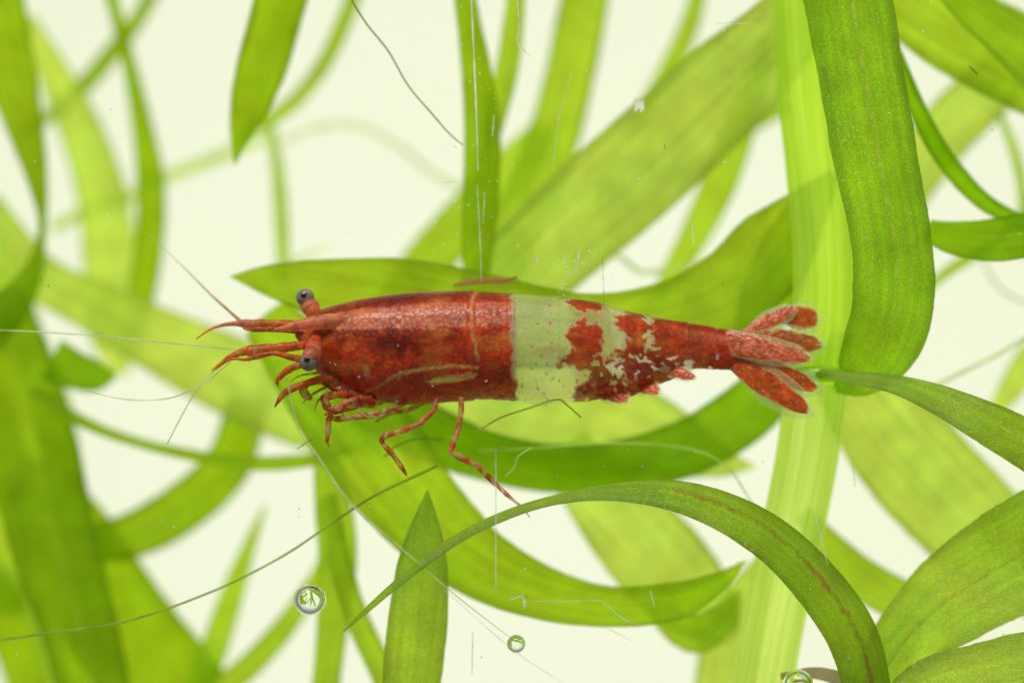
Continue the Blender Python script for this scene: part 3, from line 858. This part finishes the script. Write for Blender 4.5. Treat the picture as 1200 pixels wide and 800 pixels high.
for pts in ([(312, 413, 2.4, 0.0014), (262, 408, 2.6, 0.0016), (200, 402, 2.6, 0.002), (120, 394, 2.4, 0.0026), (30, 388, 1.6, 0.0034), (-30, 386, 1.0, 0.004)],
            [(254, 430, 2.6, 0.0012), (232, 455, 2.4, 0.0012), (214, 485, 2.0, 0.0014), (196, 520, 1.4, 0.0016)],
            [(270, 424, 2.2, 0.0012), (240, 448, 2.2, 0.0014), (200, 466, 2.0, 0.0016), (150, 468, 1.8, 0.002), (100, 458, 1.2, 0.0024)],
            [(335, 440, 2.2, 0.0006), (350, 500, 2.8, 0.0006), (372, 534, 3.2, 0.0004), (410, 588, 3.0, 0.0003), (470, 642, 2.2, 0.0002), (540, 702, 1.6, 0.0002), (600, 748, 1.0, 0.0002)]):
    tube('antenna', pts, MAT_ANTENNA, shrimp, sides=8, n=70)

# mouth parts and small front legs
limb('mouthpart', [(388, 444, 12, 0.0022), (368, 447, 12, 0.0014), (348, 453, 12, 0.0012), (333, 461, 11, 0.0011), (326, 470, 7, 0.001), (322, 477, 2, 0.001)], limb_paint(ORANGE, RED * 0.9), n=40)
limb('mouthpart', [(384, 440, 10, 0.0024), (364, 447, 10, 0.0018), (355, 456, 14, 0.0016), (360, 464, 13, 0.0016), (366, 467, 5, 0.0016)], limb_paint(ORANGE * 0.7, ORANGE * 0.6, bands=0.5), n=30)
limb('mouthpart', [(378, 446, 12, 0.002), (395, 456, 13, 0.002), (416, 465, 14, 0.0021), (440, 471, 12, 0.0022)], limb_paint(DARKRED * 1.6, RED), n=30)
for pts in ([(384, 452, 5, 0.0020), (366, 462, 4, 0.0014), (352, 474, 2, 0.0012)], [(392, 458, 6, 0.0022), (374, 468, 4, 0.0016), (368, 482, 2, 0.0014)],
            [(410, 464, 6, 0.0022), (400, 480, 5, 0.0017), (408, 492, 3, 0.0015)], [(376, 436, 4, 0.0016), (352, 440, 3, 0.0011), (340, 447, 1.4, 0.001)],
            [(430, 466, 6, 0.0024), (420, 480, 5, 0.0019), (432, 489, 4, 0.0016), (452, 486, 2, 0.0015)], [(300, 411, 4, 0.001), (296, 420, 3, 0.0009), (292, 424, 1, 0.0009)]):
    limb('mouthpart', pts, limb_paint(ORANGE * 0.8, TAN * 0.8, bands=0.4, duty=0.6, seed=int(pts[0][0])), n=24, sides=8)
LEG = RED * 0.6 + ORANGE * 0.40
legs = [
    # claw legs folded under the head
    ([(425, 462, 12, 0.0024), (398, 462, 13, 0.0019), (379, 465, 13, 0.0016), (384, 478, 13, 0.0015), (396, 482, 9, 0.0015), (404, 474, 3, 0.0016)], dict(bands=0.9, duty=0.8)),
    ([(436, 466, 11, 0.0022), (410, 470, 12, 0.0018), (392, 480, 10, 0.0015), (380, 486, 3, 0.0014)], dict(bands=0.8, duty=0.75)),
    ([(440, 468, 9, 0.0024), (412, 478, 9, 0.0021), (390, 483, 9, 0.0018), (385, 492, 10, 0.0016), (384, 508, 9, 0.0015), (383, 518, 5, 0.0015), (386, 523, 2, 0.0015)], dict(bands=0.85, duty=0.68)),
    ([(478, 470, 9, 0.0024), (455, 481, 10, 0.002), (425, 488, 10, 0.0018), (393, 491, 10, 0.0017), (388, 488, 5, 0.0017)], dict(bands=0.55, duty=0.6)),
    ([(512, 468, 9, 0.0020), (508, 481, 9, 0.0018), (492, 496, 10, 0.0015), (470, 505, 10, 0.0014), (449, 511, 10, 0.0012), (447, 518, 9, 0.0012), (460, 532, 9, 0.0013), (472, 549, 8, 0.0013), (477, 557, 3, 0.0013)], dict(bands=0.72, duty=0.66)),
    ([(541, 466, 9, 0.0018), (540, 484, 9, 0.0016), (537, 503, 10, 0.0014), (530, 522, 10, 0.0011), (528, 529, 10, 0.001), (542, 537, 11, 0.001), (561, 547, 10, 0.001), (580, 566, 8.5, 0.0011), (598, 583, 6, 0.0012), (612, 594, 3.4, 0.0012), (621, 606, 1.2, 0.0012)], dict(bands=0.66, duty=0.56)),
    # legs of the far side, folded up
    ([(455, 468, 8, 0.0042), (435, 476, 8, 0.0042), (410, 472, 8, 0.0042), (398, 478, 4, 0.0042)], dict(bands=0.5, duty=0.55)),
    ([(500, 470, 7, 0.0046), (480, 480, 8, 0.0047), (458, 484, 7, 0.0048), (440, 494, 3, 0.0049)], dict(bands=0.5, duty=0.55)),
]
for k_, (pts, kw) in enumerate(legs):
    g = limb('leg', jointed([(a, b, w * 0.76, d) for a, b, w, d in pts]), limb_paint(LEG, LEG, seed=k_ * 5 + 1, **kw), n=110, sides=14)

def lobe(name, p0, p1, width, depth0, depth1, tilt, fringe=9, seed=0, pink=0.0, base=RED * 0.62 + ORANGE * 0.42, taper=False):
    """blade of the tail fan: red inside, clear fringe outside"""
    a, b = P(p0[0], p0[1], depth0), P(p1[0], p1[1], depth1)
    L = (b - a).length
    t = (b - a).normalized()
    side = t.cross(Vector((0, 1, 0))).normalized()
    nrm = side.cross(t).normalized()
    side, nrm = side * math.cos(tilt) + nrm * math.sin(tilt), nrm * math.cos(tilt) - side * math.sin(tilt)
    fr = fringe * S
    nu, nv = 60, 30
    vs, fs, cs, cv = [], [], [], []
    for sgn in (1, -1):
        off = len(vs)
        for i in range(nu + 1):
            u = i / nu
            prof = (0.42 + 0.58 * float(sstep(0.0, 0.5, u))) * (1 - u ** 2.8) ** 0.6
            if taper:
                prof = (1 - 0.55 * u) * (1 - u ** 9) ** 0.5 * math.sqrt(min(1.0, u / 0.16))
            wcore = width * 0.5 * S * max(prof, 0.02)
            wout = wcore + fr * sstep(0.15, 0.6, u) * (1 if u < 1 else 0.5)
            for j in range(nv + 1):
                q = -1 + 2 * j / nv
                x_ = u * (L + fr * 0.9)
                th = 0.5 * wcore * 0.24 * math.sqrt(max(0, 1 - q * q))
                vs.append(a + t * x_ + side * (q * wout * math.sqrt(max(0.0, 1 - sstep(0.82, 1, u) * 0.85))) + nrm * (sgn * th + 0.12 * wcore * q * q))
                nz = float(fbm(np.array(u * 14 + seed), np.array(q * 4 + seed), seed + 3))
                inner = float(sstep(0.16, -0.12, abs(q) * wout / (wcore + 1e-9) - 0.96 + 0.35 * (nz - 0.5))) * float(sstep(L + fr * 0.1, L - fr * 0.5, x_ + (nz - 0.5) * fr))
                nz2 = float(fbm(np.array(u * 30 + seed), np.array(q * 9), seed + 13))
                core = base * (0.55 + 0.9 * nz) + (PINK - base) * pink * sstep(0.4, 0.6, nz2)
                core = core + (TAN - core) * 0.5 * float(sstep(0.68, 0.74, nz2))
                cs.append(core * inner + np.array((0.68, 0.78, 0.38)) * (1 - inner))
                cv.append(0.90 * inner + 0.20 * (1 - inner) * (0.6 + 0.8 * nz2))
        for i in range(nu):
            for j in range(nv):
                q_ = (off + i * (nv + 1) + j, off + i * (nv + 1) + j + 1, off + (i + 1) * (nv + 1) + j + 1, off + (i + 1) * (nv + 1) + j)
                fs.append(q_ if sgn > 0 else q_[::-1])
    return mesh_obj(name, vs, fs, MAT_SHELL, shrimp, paint=np.array(cs), cover=np.array(cv))


# swimmerets under the tail rings
lobe('swimmeret', (688, 446), (737, 469), 26, 0.0030, 0.0020, 0.3, fringe=4, seed=21)
lobe('swimmeret', (728, 440), (773, 459), 24, 0.0030, 0.0020, 0.3, fringe=4, seed=22)
lobe('swimmeret', (764, 424), (815, 443), 18, 0.0026, 0.0020, 0.3, fringe=3, seed=23)
lobe('telson', (838, 397), (950, 421), 36, 0.0028, 0.0013, 0.1, fringe=5, seed=1, pink=0.9, taper=True)
lobe('tail_fan_blade', (868, 394), (962, 404), 31, 0.0029, 0.0030, 0.3, seed=2, base=ORANGE * 0.75)
lobe('tail_fan_blade', (866, 394), (932, 360), 23, 0.0036, 0.0040, 0.4, fringe=5, seed=3)
lobe('tail_fan_blade', (912, 372), (958, 372), 34, 0.0041, 0.0044, 0.4, fringe=8, seed=4)
lobe('tail_fan_blade', (852, 410), (958, 456), 29, 0.0030, 0.0012, -0.1, seed=5)
lobe('tail_fan_blade', (844, 416), (948, 482), 33, 0.0030, 0.0011, -0.2, seed=6)

# ------------------------------------------------------------------ threads, bubbles, scratches
def thread(pts, mat, label, n=70):
    o = tube('algae_thread', [(a, b, w * 0.82, d) for a, b, w, d in pts], mat, None, sides=8, n=n)
    return tag(o, label, 'thread', 'fine threads drifting between the leaves')


thread([(-20, 752, 4.5, 0.003), (60, 741, 4.0, 0.003), (150, 727, 3.6, 0.003), (250, 692, 3.4, 0.003), (330, 652, 3.4, 0.003), (390, 612, 3.6, 0.003), (440, 580, 4.2, 0.0032), (512, 546, 3.6, 0.0036)], MAT_THREAD, 'long olive thread trailing across the dark left blade up to the shrimp legs')
thread([(404, -14, 2.6, 0.004), (428, 26, 2.6, 0.004), (455, 60, 2.6, 0.004), (478, 100, 2.4, 0.004), (505, 132, 2.4, 0.004), (525, 155, 2.2, 0.0042), (542, 170, 1.6, 0.0045)], MAT_THREAD_BROWN, 'thin brown thread slanting over the bare backdrop above the shrimp')
thread([(556, 508, 2.4, 0.0008), (585, 490, 2.8, 0.0008), (620, 478, 3.0, 0.0008), (652, 468, 3.2, 0.0008), (664, 474, 3.0, 0.0008), (681, 489, 2.4, 0.0008)], MAT_THREAD, 'short bent olive thread under the pale band of the shrimp')
thread([(560, 528, 2.6, 0.007), (640, 524, 3, 0.007), (720, 519, 3.4, 0.007), (800, 524, 3.4, 0.007), (850, 545, 3.2, 0.007), (882, 590, 2.4, 0.007)], MAT_THREAD_PALE, 'pale yellow thread curving over the dark leaf under the shrimp tail')
thread([(592, 558, 2.6, 0.002), (602, 548, 3.2, 0.002), (608, 534, 3.2, 0.002), (624, 524, 2.4, 0.002)], MAT_THREAD_PALE, 'tiny pale curl of thread beside the hindmost shrimp leg')
thread([(330, 168, 6, 0.030), (370, 150, 8, 0.030), (420, 148, 8, 0.030), (465, 170, 8, 0.030), (510, 205, 8, 0.030), (560, 230, 6, 0.030)], MAT_THREAD_PALE, 'faint blurred pale tendril arching in front of the bare backdrop')
thread([(700, 290, 7, 0.018), (725, 300, 8, 0.018), (750, 318, 8, 0.018), (780, 316, 7, 0.018), (820, 308, 5, 0.018)], MAT_THREAD_PALE, 'blurred pale tendril dipping between the leaves above the shrimp tail')
thread([(1090, 455, 5, 0.012), (1130, 435, 6, 0.012), (1170, 415, 6, 0.012), (1220, 385, 5, 0.012)], MAT_THREAD_PALE, 'pale straight tendril beside the narrow blade at the stem node')
thread([(450, 535, 2.4, 0.006), (465, 522, 3, 0.006), (490, 514, 3, 0.006), (520, 516, 2.4, 0.006)], MAT_THREAD, 'small dim thread arching over the leaf behind the shrimp legs')
thread([(1150, 300, 5, 0.02), (1165, 330, 5, 0.02), (1190, 350, 5, 0.02), (1230, 362, 4, 0.02)], MAT_THREAD_PALE, 'short blurred tendril hanging under the leaf beside the big blade')

fl = tube('debris_flake', [(532, 334, 4, 0.0034), (548, 331, 8, 0.0034), (570, 329, 8, 0.0034), (590, 329, 7, 0.0034), (606, 325, 3, 0.0034)], MAT_FLAKE, None, sides=12, n=30)
tag(fl, 'brown sliver of debris lying on the back of the shrimp', 'debris')


def sphere(name, c, r, mat, parent=None, nu=48, nv=32, squash=1.0):
    vs, fs = [], []
    for i in range(nv + 1):
        for j in range(nu):
            th, ph = math.pi * i / nv, 2 * math.pi * j / nu
            vs.append(c + Vector((math.sin(th) * math.cos(ph), math.sin(th) * math.sin(ph), math.cos(th) * squash)) * r)
    for i in range(nv):
        for j in range(nu):
            fs.append((i * nu + j, (i + 1) * nu + j, (i + 1) * nu + (j + 1) % nu, i * nu + (j + 1) % nu))
    return mesh_obj(name, vs, fs, mat, parent)


for (bx_, by_, br_, d_, lab) in ((363, 702, 19, 0.0000, 'large round air bubble beside the tip of the arching blade'),
                                 (605, 754, 11, -0.0004, 'small round air bubble under the looping blade'),
                                 (935, 801, 18, 0.0020, 'air bubble at the foot of the thick pale stem')):
    o = sphere('air_bubble', P(bx_, by_, d_), br_ * S, MAT_BUBBLE, squash=0.97)
    tag(o, lab, 'bubble', 'air bubbles on the glass')


def mark(name, pts, w, mat):
    """a scratch: a thin sliver lying on the inner face of the glass"""
    y = GLASS_Y + 0.00004
    rows = catmull([(a, b, 0) for a, b in pts], max(8, 6 * len(pts)))
    vs, fs = [], []
    for i, r in enumerate(rows):
        a, b = rows[max(i - 1, 0)], rows[min(i + 1, len(rows) - 1)]
        nx_, ny_ = -(b[1] - a[1]), b[0] - a[0]
        l_ = math.hypot(nx_, ny_) or 1
        ww = 0.5 * w * (0.55 + 0.45 * math.sin(math.pi * (i + 0.5) / len(rows))) * random.uniform(0.5, 1.3)
        vs += [P(r[0] - nx_ / l_ * ww, r[1] - ny_ / l_ * ww, y), P(r[0], r[1], y + 0.00002), P(r[0] + nx_ / l_ * ww, r[1] + ny_ / l_ * ww, y)]
    for i in range(len(rows) - 1):
        for j in range(2):
            fs.append((i * 3 + j, i * 3 + j + 1, i * 3 + 4 + j, i * 3 + 3 + j))
    return mesh_obj(name, vs, fs, mat, glass)


for pts, w in (([(552, -5), (555, 60), (558, 130), (560, 200)], 2.0), ([(559, 215), (562, 270), (564, 330)], 1.2), ([(579, 135), (577, 160)], 1.4), ([(568, 225), (566, 262)], 1.2),
               ([(606, 0), (608, 30), (607, 52), (622, 66)], 1.3), ([(581, 528), (581, 560), (581, 650), (581, 690)], 1.2), ([(598, 702), (612, 698), (616, 712)], 1.8), ([(613, 700), (614, 712)], 1.4),
               ([(615, 704), (660, 704), (704, 703)], 1.1), ([(704, 703), (730, 724), (748, 732)], 1.0), ([(762, 692), (767, 710)], 1.4), ([(955, 600), (962, 630), (970, 662)], 1.2),
               ([(811, 262), (813, 288)], 1.3), ([(679, 290), (676, 312), (664, 326)], 1.6), ([(628, 298), (630, 308)], 1.2), ([(670, 85), (655, 140), (648, 200)], 0.8), ([(838, 28), (888, 27)], 1.0),
               ([(520, 214), (536, 213)], 1.2), ([(700, 730), (740, 750)], 0.8), ([(520, 690), (600, 760), (660, 800)], 0.8)):
    mark('scratch', pts, w * 0.95, MAT_MARK)
for pts, w in (([(706, 300), (707, 330), (708, 362)], 0.8), ([(1000, 545), (1002, 570)], 0.8), ([(348, 526), (358, 519), (366, 514)], 1.8), ([(1136, 78), (1146, 88)], 2.4), ([(554, 740), (553, 790)], 1.0), ([(779, 168), (779, 175)], 1.6)):
    mark('scratch', pts, w, MAT_MARK_DARK)
# the white flake stuck to the glass
for k_ in range(5):
    mark('scratch', [(744 + 2.2 * k_, 116 + (k_ % 2) * 3), (745 + 2.1 * k_, 124), (744 + 2.4 * k_, 132 - (k_ % 3) * 2)], 3.0, MAT_MARK)

# countless dust specks on the inner glass
def specks(name, mat, count, rmin, rmax, box_):
    vs, fs = [], []
    for _ in range(count):
        if box_:
            cx_, cy_ = rng.normal(box_[0], box_[2]), rng.normal(box_[1], box_[3])
        else:
            cx_, cy_ = rng.uniform(-20, 1220), rng.uniform(-20, 820)
        c = P(cx_, cy_, GLASS_Y + 0.00006)
        r0 = rng.uniform(rmin, rmax) ** 1.0 * S
        el, an = rng.uniform(1, 2.2), rng.uniform(0, math.pi)
        o_ = len(vs)
        vs.append(c + Vector((0, -0.3 * r0, 0)))
        for q in range(6):
            t_ = q * math.pi / 3
            x_, z_ = r0 * el * math.cos(t_) * rng.uniform(.6, 1.2), r0 * math.sin(t_) * rng.uniform(.6, 1.2)
            vs.append(c + Vector((x_ * math.cos(an) - z_ * math.sin(an), 0, x_ * math.sin(an) + z_ * math.cos(an))))
        for q in range(6):
            fs.append((o_, o_ + 1 + q, o_ + 1 + (q + 1) % 6))
    o = mesh_obj(name, vs, fs, mat, glass)
    tag(o, kind='stuff')
    return o


specks('dust', MAT_MARK, 130, 0.3, 1.0, None)
specks('dust', MAT_MARK, 60, 0.3, 1.0, (675, 315, 14, 18))
specks('dust', MAT_MARK, 60, 0.3, 0.9, (560, 200, 40, 120))
specks('dust', MAT_MARK_DARK, 30, 0.4, 1.0, None)
